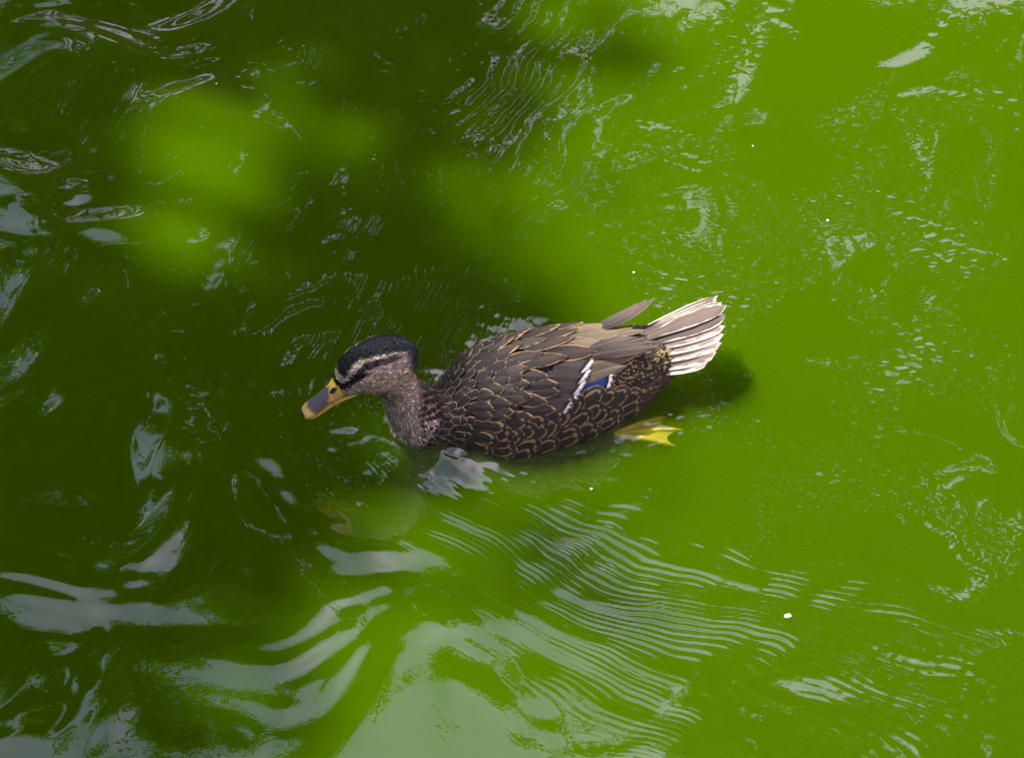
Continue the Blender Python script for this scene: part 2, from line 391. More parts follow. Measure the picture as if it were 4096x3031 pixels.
def plumage(P):
    """feather colour by place on the bird (linear rgb)"""
    P = np.asarray(P)/MM; x, y, z = P[:, 0], np.abs(P[:, 1]), P[:, 2]
    n = len(P); g = np.random.default_rng(2); j = g.normal(size=n)
    dark = np.array([.016, .013, .014]); buff = np.array([.52, .43, .34]); cap = np.array([.012, .0165, .021]); mantle = np.array([.055, .038, .032])
    C = np.tile(np.array([.50, .40, .33]), (n, 1))                                  # grey-buff cheek
    def put(mask, col): C[:] = C*(1-mask[:, None])+np.asarray(col)*mask[:, None]
    zs = np.interp(x, [140, 156, 170, 189, 197, 207, 214], [126, 127.2, 128, 126, 120.5, 112, 103])       # line through the eye
    zb = np.interp(x, [150, 158, 163, 181, 195, 203, 208, 212], [127.5, 130, 131.5, 132.2, 129.5, 124.5, 118.5, 111])           # lower edge of the cap
    t = z-zs
    head = sstep(z+.35*(x-150), 66, 84)
    put(head*sstep(-t, 6, 18)*.45, [.40, .31, .20])
    put(head*sstep(-t, 22, 34)*sstep(x, 180, 195)*.6, [.46, .36, .27])
    put(head*sstep(t, -1, 2)*(.45+.55*sstep(x, 150, 172)), buff)                                                     # pale brow
    put(head*sstep(z-zb, -1.5, 1.0), cap)                                               # dark cap
    stripe = (1-sstep(np.abs(t), 1.8, 3.8))*sstep(x, 148, 166)*(1-sstep(x, 205, 212))*np.where(x > 181, 1, .85)
    put(head*stripe, dark)
    lore = (1-sstep(np.abs(t+3.5), 3.0, 5.5))*sstep(x, 187, 196)
    put(head*lore, dark*.8)
    put(head*(1-sstep(x-.12*(z-110), 143, 157))*sstep(z, 84, 108), cap*1.4)             # dark back of the head
    # nape, neck and body
    nape = sstep((142-x)-.25*(z-90), -8, 12)*sstep(z, 45, 70)
    put(nape*.85, [.05, .042, .04])
    neck = (1-head)
    put(neck*.55, [.24, .185, .15])
    put(sstep(130-x-.35*(z-40), -5, 25), mantle)
    C *= (1+.18*j)[:, None]
    return np.clip(C, .003, .8)
attr(BODY, 'plume', 'FLOAT_COLOR', np.concatenate([plumage(BV), np.ones((nv, 1))], 1))
def plume_mat(name, rough=.75):
    m = NT(name); c = m.attr('plume', 'Color'); p = m.node('ShaderNodeTexCoord').outputs['Object']
    st = m.noise(m.node('ShaderNodeMapping', {'Vector': p, 'Scale': (.45, 1, 1), 'Rotation': (0, R(-25), 0)}).outputs[0], 520, 2, .6)
    k = m.node('ShaderNodeMapRange', {0: st, 1: .3, 2: .7, 3: .35, 4: 1.5}).outputs[0]
    col = m.mix(1, c, m.node('ShaderNodeCombineColor', {0: k, 1: k, 2: k}).outputs[0], 'MULTIPLY')
    m.principled(Base_Color=col, Roughness=rough, Specular_IOR_Level=.2, Sheen_Weight=.1, Normal=m.bump(st, .5, .002))
    return m.m
PLUME = plume_mat('short_plumage'); BODY.materials.append(PLUME)
link(bpy.data.objects.new('body', BODY), DUCK)
# ------------------------------------------------------------------ bill, eyes, foot
def colour_mesh(name, V, F, C, mat, parent, close=None):
    me = mesh_np(name, V, F); attr(me, 'tint', 'FLOAT_COLOR', np.concatenate([C, np.ones((len(C), 1))], 1)); me.materials.append(mat)
    return link(bpy.data.objects.new(name, me), parent)
def tint_mat(name, rough, spec=.5, bump=.15, scale=900):
    m = NT(name); p = m.node('ShaderNodeTexCoord').outputs['Object']; n = m.noise(p, scale, 3)
    k = m.node('ShaderNodeMapRange', {0: n, 1: .25, 2: .75, 3: .8, 4: 1.2}).outputs[0]
    m.principled(Base_Color=m.mix(1, m.attr('tint', 'Color'), m.node('ShaderNodeCombineColor', {0: k, 1: k, 2: k}).outputs[0], 'MULTIPLY'), Roughness=rough, Specular_IOR_Level=spec, Normal=m.bump(n, bump, .001))
    return m.m
HORN = tint_mat('bill_horn', .38); SKIN = tint_mat('foot_skin', .5, .4, .4, 350)
def lofted(keys, n, ns):
    V, F, n, ns = loft(lerp_sections(keys, n), ns)
    V = np.concatenate([V, [V[:ns].mean(0)], [V[-ns:].mean(0)]])
    c0, c1 = len(V)-2, len(V)-1
    F = np.concatenate([F, [[c0, (k+1) % ns, k, k] for k in range(ns)], [[c1, (n-1)*ns+k, (n-1)*ns+(k+1) % ns, (n-1)*ns+(k+1) % ns] for k in range(ns)]])
    return V, F
def tris_ok(V, F):                                # quads with a doubled corner become proper triangles through bmesh
    bm = bmesh.new(); vs = [bm.verts.new(v) for v in V]
    for f in F:
        ids = list(dict.fromkeys(int(i) for i in f))
        try: bm.faces.new([vs[i] for i in ids])
        except ValueError: pass
    bmesh.ops.recalc_face_normals(bm, faces=bm.faces); return bm
def solid(name, V, F, mat, parent, C=None):
    bm = tris_ok(V, F); me = bpy.data.meshes.new(name); bm.to_mesh(me); bm.free()
    me.polygons.foreach_set('use_smooth', np.full(len(me.polygons), True))
    if C is not None: attr(me, 'tint', 'FLOAT_COLOR', np.concatenate([C, np.ones((len(C), 1))], 1))
    me.materials.append(mat); return link(bpy.data.objects.new(name, me), parent)

def bill():
    T = R(-33)
    V, F = lofted([(207, 93.5, 11.5, 12, 9, T, 2.2), (213, 90.5, 10.8, 11.5, 7, T, 2.3), (220, 86, 9.9, 8.6, 5, T, 2.4), (229, 80, 9.3, 5.6, 3.6, T, 2.4), (238, 74, 9.8, 4.6, 3, T, 2.4),
                   (245, 69.6, 10.2, 4.2, 2.6, T, 2.3), (250, 66.4, 8.6, 3.4, 2.2, T, 2.2), (253, 64.5, 5.4, 2.2, 1.6, T, 2), (254.2, 63.7, 1.5, .7, .6, T, 2)], 60, 40)
    P = V/MM; x, y, z = P.T
    s = (x-207)*math.cos(T)+(z-93.5)*math.sin(T)                              # along the bill, 0..56
    h = -(x-207)*math.sin(T)+(z-93.5)*math.cos(T)                             # above its axis
    n = len(V); C = np.tile([.70, .49, .05], (n, 1))
    def put(m, c): C[:] = C*(1-m[:, None])+np.asarray(c)*m[:, None]
    wob = .9*np.sin(s*.7)+.7*np.sin(y*.9+s*.4)
    sad = sstep(s+wob-.95*np.abs(y), 11, 16)*(1-sstep(s+wob+.45*np.abs(y), 43, 51))*sstep(h+.06*s+wob*.3, .6, 2.6)
    put(sad, [.075, .062, .085])
    rim = np.exp(-((s+wob*1.5-14)/5.5)**2)*sstep(np.abs(y), 3, 8)
    put(rim*.55, [.36, .17, .12])
    put(sstep(s+wob, 40, 50)*.30*sstep(h, -3, 2), [.50, .40, .34])
    put((1-sstep(np.abs(h+.5-.05*s), .3, 1.2))*sstep(s, 16, 22)*(1-sstep(s, 36, 46))*.7, [.05, .04, .05])
    put(sstep(s+.02*y*y, 51.5, 53)*(1-sstep(np.abs(y), 5, 7)), [.01, .009, .012])
    put(1-sstep(s-.25*np.clip(h, -9, 12), -.5, 1.5), [.02, .018, .016])
    o = solid('bill', V, F, HORN, DUCK, C)
    V, F = lofted([(200, 82.5, 9.5, 3, 5, T, 2), (212, 80.5, 9.4, 2.5, 4.4, T, 2), (224, 75, 8.4, 2, 3.6, T, 2), (236, 68.5, 8.6, 1.6, 2.8, T, 2), (245, 63.8, 8.4, 1.4, 2, T, 2), (250, 61.6, 4.5, .9, 1, T, 2)], 30, 24)
    s = (V[:, 0]/MM-207)*math.cos(T)+(V[:, 2]/MM-93.5)*math.sin(T)
    C = np.tile([.60, .44, .06], (len(V), 1)); k = (np.sin(s*1.9)*np.sin(s*.7+1) > .35)[:, None]*.5*(s < 26)[:, None]
    C = C*(1-k)+k*np.array([.05, .03, .03])
    solid('lower_mandible', V, F, HORN, o, C)
    # nail: black hook at the tip
    V, F = lofted([(248.5, 69.6, 3.2, .5, 1, T, 2), (251.2, 68.2, 3.9, .75, 1.5, T, 2), (253.6, 65.9, 3.6, .6, 2, T, 2), (255.0, 63.6, 2.4, .4, 1.6, T, 2), (254.6, 61.8, 1.2, .3, .6, T, 2)], 14, 14)
    solid('nail', V, F, HORN, o, np.tile([.008, .007, .010], (len(V), 1)))
    bt = BVHTree.FromPolygons([v.co.copy() for v in o.data.vertices], [tuple(p.vertices) for p in o.data.polygons])
    for sd in (1, -1):                                                        # nostrils: dark slots with a raised rim
        co, no, _, _ = bt.find_nearest(Vector((.2235, sd*.0075, .0945))); c = np.array(co)/MM; nrm = np.array(no)
        a = np.array([math.cos(T), 0, math.sin(T)]); a = a-nrm*np.dot(a, nrm); a /= np.linalg.norm(a); b = np.cross(nrm, a); Vn, Cn = [], []
        for rr, d, col in ((1.35, -.3, .09), (1.1, .55, .07), (.9, .35, .012), (.5, .25, .006), (.0, .2, .004)):
            for k in range(16): t = 2*math.pi*k/16; Vn.append((c+a*4.0*rr*math.cos(t)+b*2.0*rr*math.sin(t)+nrm*d)*MM); Cn.append([col, col*.85, col])
        solid('nostril', np.array(Vn), grid_faces(5, 16, True), HORN, o, np.array(Cn))
bill()

def eyes():
    mi = NT('iris_brown'); mi.principled(Base_Color=(.035, .018, .009), Roughness=.08, Specular_IOR_Level=.4)
    mp = NT('pupil_black'); mp.principled(Base_Color=(.002, .002, .003), Roughness=.05, Specular_IOR_Level=.4)
    ml = NT('eyelid_skin'); ml.principled(Base_Color=(.045, .036, .03), Roughness=.6)
    for sd in (1, -1):
        co, no = snap((.1885, sd*.0165, .1262)); d = np.array(no); d = d/np.linalg.norm(d); c = np.array(co)-d*(.0014 if sd > 0 else .0026)
        bm = bmesh.new(); bmesh.ops.create_uvsphere(bm, u_segments=24, v_segments=14, radius=.0046)
        me = bpy.data.meshes.new('eye'); bm.to_mesh(me); bm.free(); me.materials.append(mi.m); me.polygons.foreach_set('use_smooth', np.full(len(me.polygons), True))
        o = bpy.data.objects.new('eye', me); link(o, DUCK); o.location = c
        q = Vector(d).to_track_quat('Z', 'Y'); o.rotation_mode = 'QUATERNION'; o.rotation_quaternion = q
        V = []
        for i in range(5):                                                    # pupil: a cap on the eyeball
            a = R(27)*i/4
            for k in range(16): t = 2*math.pi*k/16; V.append((.00468*math.sin(a)*math.cos(t), .00468*math.sin(a)*math.sin(t), .00468*math.cos(a)))
        solid('pupil', np.array(V), grid_faces(5, 16, True), mp.m, o)
        V = []
        for i in range(28):                                                   # eyelid ring
            t = 2*math.pi*i/28
            for k in range(8):
                p = 2*math.pi*k/8; r = .0046+.0007*math.cos(p)
                V.append((1.02*r*math.cos(t), .84*r*math.sin(t), .0022+.0008*math.sin(p)))
        V = np.array(V); f = grid_faces(28, 8, True); w = np.array([[27*8+k, k, (k+1) % 8, 27*8+(k+1) % 8] for k in range(8)])
        solid('eyelid', V, np.concatenate([f, w]), ml.m, o)
eyes()

def foot(side, ankle, heading, depth_tip, spread, name='foot'):
    """webbed foot: three toes joined by webs, a small hind toe and the shank"""
    ankle = np.array(ankle, float); bmv, bmf, col, off = [], [], [], 0
    root = None
    dirs = [heading+spread, heading, heading-spread]; lens = [60, 70, 62]
    tips = []
    orange = np.array([.78, .56, .07])
    V, F = tube(np.array([(-52, side*26, -34), (-66, side*36, -22), ankle])*MM, np.array([7, 5.5, 4.6])*MM, 12)
    root = solid(name, V, F, SKIN, DUCK, np.tile(orange*.8, (len(V), 1)))
    rows = []
    for a, L_ in zip(dirs, lens):
        d = np.array([math.cos(a), math.sin(a), 0]); s_ = np.linspace(0, 1, 9)
        p = ankle+d*L_*s_[:, None]; p[:, 2] += depth_tip*s_**1.2+2.5*np.sin(s_*math.pi)
        rows.append(p)
        r = (3.3-1.7*s_+.5*np.abs(np.sin(s_*9)))*MM; r[-1] = .0005
        V, F = tube(p*MM, r, 10); solid('toe', V, F, SKIN, root, np.tile(orange, (len(V), 1)))
    for k in (0, 1):
        P = []
        for side_z in (.5, -.5):
            for j in range(6):
                f = j/5
                for i in range(9):
                    q = min(1, i/8*(.93-.12*math.sin(f*math.pi)))*8; i0 = int(min(q, 7)); fr = q-i0
                    a_ = rows[k][i0]*(1-fr)+rows[k][i0+1]*fr; b_ = rows[k+1][i0]*(1-fr)+rows[k+1][i0+1]*fr
                    v = a_*(1-f)+b_*f; v = v+np.array([0, 0, side_z-1.2*math.sin(f*math.pi)+.5*math.sin(i*2.1+f*5)]); P.append(v)
        F = grid_faces(6, 9); V = np.array(P)*MM
        solid('web', V, np.concatenate([F, F[:, ::-1]+54]), SKIN, root, np.tile(orange*np.array([1, .98, .9]), (len(V), 1)))
    return root
foot(1, (-52, 60, -9), R(170), -4, R(20))
foot(-1, (-30, -40, -40), R(200), -25, R(14))
# ------------------------------------------------------------------ feathers
def feather_mat(name, base, root, edge, ew, shaft=None, bars=None, tip=None, tipw=3., spots=None, sheen=None, rough=.55, root_dark=.45, vane=None):
    """vane: (inner colour) used for the lower half of asymmetric feathers; tip: colour of the last tipw mm"""
    m = NT(name); uv = m.node('ShaderNodeUVMap', uv_map='UVMap').outputs[0]; sp = m.node('ShaderNodeSeparateXYZ', {0: uv}).outputs
    u, v = sp[0], m.math('MULTIPLY_ADD', sp[1], 2, -1); av = m.math('ABSOLUTE', v)
    rim = m.attr('rim'); lng = m.attr('mm_to_tip'); rnd = m.node('ShaderNodeObjectInfo').outputs['Random']
    seedv = m.node('ShaderNodeCombineXYZ', {0: m.math('MULTIPLY', u, 4), 1: m.math('MULTIPLY', v, 2.), 2: m.math('MULTIPLY', rnd, 37)}).outputs[0]
    wob = m.noise(seedv, 1.3, 3)
    # barbs: fine slanting streaks
    slant = m.math('SUBTRACT', m.math('MULTIPLY', u, 1.), m.math('MULTIPLY', av, .35))
    bv = m.node('ShaderNodeCombineXYZ', {0: m.math('MULTIPLY', slant, 34), 1: m.math('MULTIPLY', av, 1.6), 2: m.math('MULTIPLY', rnd, 19)}).outputs[0]
    barb = m.noise(bv, 2.2, 3, .65)
    col = m.mix(m.step(u, .1, .75), root, base)
    if vane: col = m.mix(m.step(v, .0, .5), col, vane)
    if sheen: col = m.mix(m.math('MULTIPLY', m.step(wob, .35, .7), .6), col, sheen)
    k = m.node('ShaderNodeMapRange', {0: barb, 1: .25, 2: .75, 3: .62, 4: 1.38}).outputs[0]
    kr = m.math('MULTIPLY', k, m.node('ShaderNodeMapRange', {0: rnd, 1: 0, 2: 1, 3: .75, 4: 1.3}).outputs[0])
    col = m.mix(1, col, m.node('ShaderNodeCombineColor', {0: kr, 1: kr, 2: kr}).outputs[0], 'MULTIPLY')
    if bars:                                               # inner pale chevron
        c, r0, r1, u0 = bars
        d = m.math('ADD', rim, m.math('MULTIPLY_ADD', wob, 4.5, -2.25))
        mk = m.math('MULTIPLY', m.step(d, r0-.5, r0+.5), m.math('SUBTRACT', 1, m.step(d, r1-.5, r1+.5)))
        mk = m.math('MULTIPLY', mk, m.math('MULTIPLY', m.step(u, u0, u0+.15), m.step(av, .06, .2)))
        col = m.mix(m.math('MULTIPLY', mk, .9), col, c)
    if spots:
        c, sc = spots
        sv = m.node('ShaderNodeCombineXYZ', {0: m.math('MULTIPLY', u, 2.2), 1: m.math('MULTIPLY', v, 1.1), 2: m.math('MULTIPLY', rnd, 31)}).outputs[0]
        col = m.mix(m.math('MULTIPLY', m.step(m.noise(sv, sc, 1), .52, .60), .95), col, c)
    if edge:
        er = m.math('ADD', rim, m.math('MULTIPLY_ADD', barb, 1.2, -.6)); er = m.math('ADD', er, m.math('MULTIPLY_ADD', wob, ew*3.6, -ew*1.55))
        mk = m.math('MULTIPLY', m.math('SUBTRACT', 1, m.step(er, ew*.55, ew*1.15)), m.step(u, .12, .35))
        ek = m.node('ShaderNodeMapRange', {0: barb, 1: .25, 2: .75, 3: .7, 4: 1.25}).outputs[0]
        ec = m.mix(1, edge, m.node('ShaderNodeCombineColor', {0: ek, 1: ek, 2: ek}).outputs[0], 'MULTIPLY')
        col = m.mix(mk, col, ec)
    if tip:
        tk = m.math('SUBTRACT', 1, m.step(m.math('ADD', lng, m.math('MULTIPLY_ADD', barb, 2, -1)), tipw*.85, tipw*1.1))
        if isinstance(tip[0], tuple):                      # dark band before a pale tip
            tk2 = m.math('SUBTRACT', 1, m.step(lng, tipw*1.7, tipw*2.0)); col = m.mix(tk2, col, tip[1]); col = m.mix(tk, col, tip[0])
        else: col = m.mix(tk, col, tip)
    if shaft: col = m.mix(m.math('MULTIPLY', m.math('SUBTRACT', 1, m.step(m.math('MULTIPLY', av, m.attr('half_width')), .25, .6)), .7), col, shaft)
    ht = m.math('ADD', barb, m.math('MULTIPLY', m.step(av, 0, .1), -.4))
    m.principled(Base_Color=col, Roughness=rough, Specular_IOR_Level=.35, Normal=m.bump(ht, .35, .0015))
    return m.m
DEEP, BUFF = (.012, .009, .009), (.30, .195, .085)
FM = dict(
    mantle=feather_mat('mantle_feather', (.016, .011, .011), (.009, .007, .007), (.30, .21, .12), 1.15, None, None),
    scapular=feather_mat('scapular_feather', (.052, .034, .028), DEEP, (.40, .27, .125), 1.5, (.07, .05, .04)),
    covert=feather_mat('covert_feather', (.024, .016, .015), DEEP, (.34, .23, .105), 1.9, (.05, .036, .03), None),
    tertial=feather_mat('tertial_feather', (.18, .13, .095), (.07, .05, .04), (.50, .41, .28), .8, (.28, .22, .16), sheen=(.18, .155, .055)),
    greater=feather_mat('greater_covert', (.040, .030, .028), (.025, .018, .017), None, 1, (.07, .055, .05), tip=((.80, .78, .81), (.012, .010, .011)), tipw=4.8),
    speculum=feather_mat('speculum_feather', (.004, .045, .22), (.003, .02, .10), None, 1, None, tip=((.85, .84, .85), (.006, .006, .008)), tipw=4.5, rough=.3),
    primary=feather_mat('primary_feather', (.11, .08, .068), (.04, .028, .026), (.30, .24, .19), .5, (.16, .13, .11)),
    flank=feather_mat('flank_feather', (.020, .013, .012), (.015, .011, .010), (.25, .17, .10), 1.7, None, ((.30, .205, .09), 4.6, 6.6, .25), rough=.65),
    rump=feather_mat('rump_feather', (.017, .012, .012), (.012, .009, .009), (.10, .07, .045), .8, None, spots=((.45, .34, .11), 1.9)),
    vent=feather_mat('vent_feather', (.045, .031, .028), (.02, .014, .013), (.22, .16, .11), 1.2, None, None, rough=.7),
    uppertail=feather_mat('tail_covert', (.060, .042, .036), (.025, .018, .016), (.30, .21, .11), 1.3, None, ((.40, .29, .13), 4, 6, .3)),
    tail=feather_mat('tail_feather', (.15, .108, .090), (.095, .068, .058), (.80, .72, .60), 2.0, (.24, .18, .15)),
    tailpale=feather_mat('pale_tail_feather', (.30, .225, .17), (.20, .15, .12), (.88, .83, .74), 3.8, (.45, .36, .28)),
)
def outline(u, shape):
    if shape == 'round': w = np.minimum(1, .45+.55*np.sqrt(np.clip(u/.35, 0, 1)))*np.clip(1-np.clip((u-.55)/.45, 0, 1)**2.6, 0, 1)**.55
    elif shape == 'point': w = np.minimum(1, .5+.5*np.sqrt(np.clip(u/.4, 0, 1)))*np.clip(1-np.clip((u-.35)/.65, 0, 1)**1.9, 0, 1)**.85
    elif shape == 'blunt': w = np.minimum(1, .5+.5*np.clip(u/.4, 0, 1))*np.clip(1-np.clip((u-.80)/.20, 0, 1)**3.0, .0, 1)**.35
    else: w = np.minimum(1, .4+.6*np.clip(u/.5, 0, 1))*np.clip(1-np.clip((u-.72)/.28, 0, 1)**2., 0, 1)**.6
    return w
def feather(kind, name, B, T, W, shape='round', lift=2., tip_lift=1.5, camber=1.2, nu=8, nv=7, conform=True, side=None, bow=0., skew=0., parent=None, up=None):
    """one feather from root B to tip T (local mm), full width W; lies on the body or hangs free"""
    B, T = np.array(B, float), np.array(T, float); L_ = np.linalg.norm(T-B); d = (T-B)/L_
    us = np.linspace(0, 1, nu)**.9 if shape != 'blunt' else 1-(1-np.linspace(0, 1, nu))**1.9; vsn = np.linspace(-1, 1, nv)
    if up is None:
        _, nb = snap((B+T)/2*MM); n0 = np.array(nb)
    else: n0 = np.array(up, float)
    s0 = np.cross(n0, d); s0 /= np.linalg.norm(s0); n1 = np.cross(d, s0)
    w = outline(us, shape)*W/2; V, rim, lng, hw, uv = [], [], [], [], []
    for i, u in enumerate(us):
        c = B+(T-B)*u+s0*bow*math.sin(u*math.pi)
        for v in vsn:
            p = c+s0*w[i]*v+d*skew*v*w[i]*u
            lf = lift+tip_lift*u-camber*v*v*(.4+.6*u)
            if conform:
                co, no = snap(p*MM); p = np.array(co)/MM+np.array(no)*lf
            else: p = p+n1*lf
            V.append(p*MM); rim.append(min((1-abs(v))*max(w[i], .15*W), (1-u)*L_*.75)); lng.append((1-u)*L_); hw.append(w[i]); uv.append((u, v*.5+.5))
    me = mesh_np(name, np.array(V), grid_faces(nu, nv))
    attr(me, 'rim', 'FLOAT', rim); attr(me, 'mm_to_tip', 'FLOAT', lng); attr(me, 'half_width', 'FLOAT', hw)
    ul = me.uv_layers.new(name='UVMap'); li = np.empty(len(me.loops), np.int32); me.loops.foreach_get('vertex_index', li)
    ul.data.foreach_set('uv', np.array(uv, np.float32)[li].ravel()); me.materials.append(FM[kind])
    return link(bpy.data.objects.new(name, me), parent or DUCK)
def both(kind, name, B, T, W, **kw):
    feather(kind, name, B, T, W, **kw)
    m = np.array([1, -1, 1]); kw2 = dict(kw)
    if kw.get('up') is not None: kw2['up'] = np.array(kw['up'])*m
    kw2['bow'] = -kw.get('bow', 0); kw2['skew'] = -kw.get('skew', 0)
    feather(kind, name, np.array(B)*m, np.array(T)*m, W, **kw2)
# tail: pale-edged feathers, the middle pair on top
for B, T, W, k, z in [
        ((-104, 29, 32), (-160, 38, 41), 16, 'tailpale', 0), ((-104, 27, 36), (-170, 34, 46), 17, 'tailpale', 0), ((-106, 23, 42), (-178, 28, 51), 16, 'tailpale', .3), ((-106, 19, 47), (-183, 21, 55), 16, 'tailpale', .6),
        ((-106, 14, 51), (-187, 14, 59), 16, 'tailpale', .9), ((-106, 9, 54), (-190, 6, 63), 17, 'tail', 1.2), ((-104, 3, 57), (-196, -5, 67), 19, 'tail', 1.8),
        ((-106, -4, 57), (-194, -13, 65), 17, 'tail', 1.2), ((-106, -9, 54), (-193, -23, 60), 16, 'tail', .9), ((-106, -14, 51), (-198, -33, 56), 16, 'tail', .6), ((-104, -19, 46), (-188, -38, 50), 16, 'tailpale', .3), ((-102, -25, 40), (-176, -40, 45), 16, 'tailpale', 0)]:
    n = np.array((.12, .45*np.sign(B[1])*min(1, abs(B[1])/25), 1.)); feather(k, 'tail_feather', B, T, W, shape='tail', lift=z, tip_lift=.5, camber=1.5, conform=False, nu=9, nv=7, bow=-.9 if B[1] < 0 else .9, up=n/np.linalg.norm(n))

g = np.random.default_rng(17)
def scatter(n, test, mind, seed, tries=40000):
    """evenly spread points on the body surface (mm) that pass the test"""
    gg = np.random.default_rng(seed); idx = gg.permutation(nv)[:tries]; P = BV[idx]/MM
    P = P[test(P)]; keep = []
    for p in P:
        m = mind(p) if callable(mind) else mind
        if all(np.dot(p-q, p-q) > m*m for q in keep): keep.append(p)
        if len(keep) >= n: break
    return np.array(keep)
def flow(p, pitch=0.):
    """backward direction along the skin at p (mm)"""
    _, no = snap(p*MM); no = np.array(no); d = np.array([-1, 0, pitch]); d = d-no*np.dot(d, no); return d/np.linalg.norm(d)

# rump and vent: small dark feathers with buff spots
P = scatter(295, lambda P: (P[:, 0] < -34) & (P[:, 0] > -150) & (P[:, 2] > -6), 8.0, 41)
for p in P[np.argsort(P[:, 0])]:
    L_ = 17+3*g.random(); d = flow(p, .1); top = p[2] > 52
    feather('uppertail' if (top and p[0] < -92) else ('vent' if p[2] < 20-.1*(p[0]+90)*0 else 'rump'), 'rump_feather', p-d*4, p+d*(L_-4), 10+2*g.random(), lift=.4, tip_lift=2.2, camber=.8, nu=6, nv=5)

# folded wings: secondaries with the blue panel, tertials, primaries
for B, T in [((2, 49, 48), (-48, 50, 45)), ((-2, 47, 53), (-52, 47, 49)), ((-6, 44, 57), (-55, 44, 53)), ((-8, 41, 61), (-57, 41, 57))]:
    both('speculum', 'secondary_feather', B, T, 15, skew=.5, shape='blunt', lift=2.2, tip_lift=2.2)
both('tertial', 'tertial_feather', (-2, 43, 62), (-74, 34, 58), 22, shape='point', lift=2.5, tip_lift=3.2, bow=3)
both('tertial', 'tertial_feather', (-6, 36, 68), (-88, 25, 62), 23, shape='point', lift=3, tip_lift=4, bow=3)
for B, T, W in [((-40, 21, 70), (-112, 27, 64), 13), ((-42, 18, 71), (-106, 21, 66.5), 12), ((-42, 16, 72), (-100, 16, 69), 11), ((-42, 14, 73), (-92, 13, 71), 11)]:
    feather('primary', 'primary_feather', B, T, W, shape='point', lift=2, tip_lift=.5, conform=False, bow=2)
for B, T, W in [((-62, -14, 66), (-130, -38, 67), 24), ((-60, -17, 65), (-122, -40, 65), 20), ((-58, -20, 64), (-112, -40, 63), 14)]:
    feather('primary', 'primary_feather', B, T, W, shape='point', lift=2, tip_lift=.5, conform=False, bow=-1)

# greater coverts with white tips, then rows of buff-edged coverts
for B, T, W in [((2, 24, 76), (-34, 33, 68), 17), ((10, 33, 70), (-28, 41, 63), 17), ((18, 40, 64), (-20, 48, 56), 16), ((26, 47, 57), (-11, 54, 48), 16), ((34, 52, 50), (-2, 58, 41), 15)]:
    both('greater', 'greater_covert', B, T, W+4, skew=.8, shape='blunt', lift=3.2, tip_lift=2.4)
COV = [((61, 27, 69), (30, 36, 69)), ((41, 35, 69), (2, 42, 65)), ((70, 30, 65), (46, 39, 65)), ((60, 37, 64), (31, 47, 60)), ((49, 44, 61), (17, 52, 53)), ((80, 35, 59), (53, 47, 57)),
       ((90, 34, 55), (71, 44, 55)), ((78, 44, 53), (52, 52, 51)), ((92, 41, 49), (74, 49, 49)), ((83, 46, 49), (60, 53, 48)), ((35, 42, 64), (3, 47, 59)), ((65, 39, 62), (39, 47, 59)),
       ((85, 28, 61), (67, 35, 64)), ((79, 24, 65), (56, 34, 67)), ((42, 25, 74), (10, 34, 70)), ((61, 18, 73), (34, 28, 73)), ((44, 52, 50), (10, 57, 45)), ((62, 54, 45), (34, 57, 44))]
for B, T in sorted(COV, key=lambda q: q[0][0]):
    both('covert', 'wing_covert', B, T, 15.5+2*g.random(), shape='point', lift=3.4, tip_lift=3.0)

# scapulars: long pointed feathers lying over the back
SCAP = [((-14, -2, 77), (-57, 8, 71), 17, 'tertial'), ((-18, -9, 76), (-94, -8, 64), 23, 'tertial'), ((-36, -12, 73), (-106, -2, 63), 18, 'tertial'),
        ((5, 10, 78), (-47, 18, 71), 21, 'scapular'), ((12, -15, 77), (-38, -15, 73), 17, 'scapular'), ((24, -4, 79), (-31, -4, 76), 18, 'scapular'), ((33, 13, 77), (-15, 19, 75), 17, 'scapular'),
        ((40, -14, 76), (-3, -8, 78), 15, 'scapular'), ((50, 4, 76), (7, 10, 78), 16, 'scapular'), ((62, 16, 72), (26, 21, 75), 15, 'scapular'), ((66, -5, 73), (22, -10, 78), 15, 'scapular'), ((66, -18, 70), (26, -23, 74), 15, 'scapular'),
        ((20, -26, 73), (-24, -28, 70), 18, 'scapular'), ((46, -30, 69), (4, -34, 68), 16, 'scapular'), ((-2, -34, 68), (-50, -30, 64), 20, 'scapular'), ((-20, -24, 72), (-84, -20, 61), 21, 'tertial')]
for B, T, W, k in sorted(SCAP, key=lambda q: q[0][0]):
    feather(k, 'scapular_feather', B, T, W, shape='point', lift=3.6, tip_lift=4.4, camber=1.8, nu=9, nv=7)

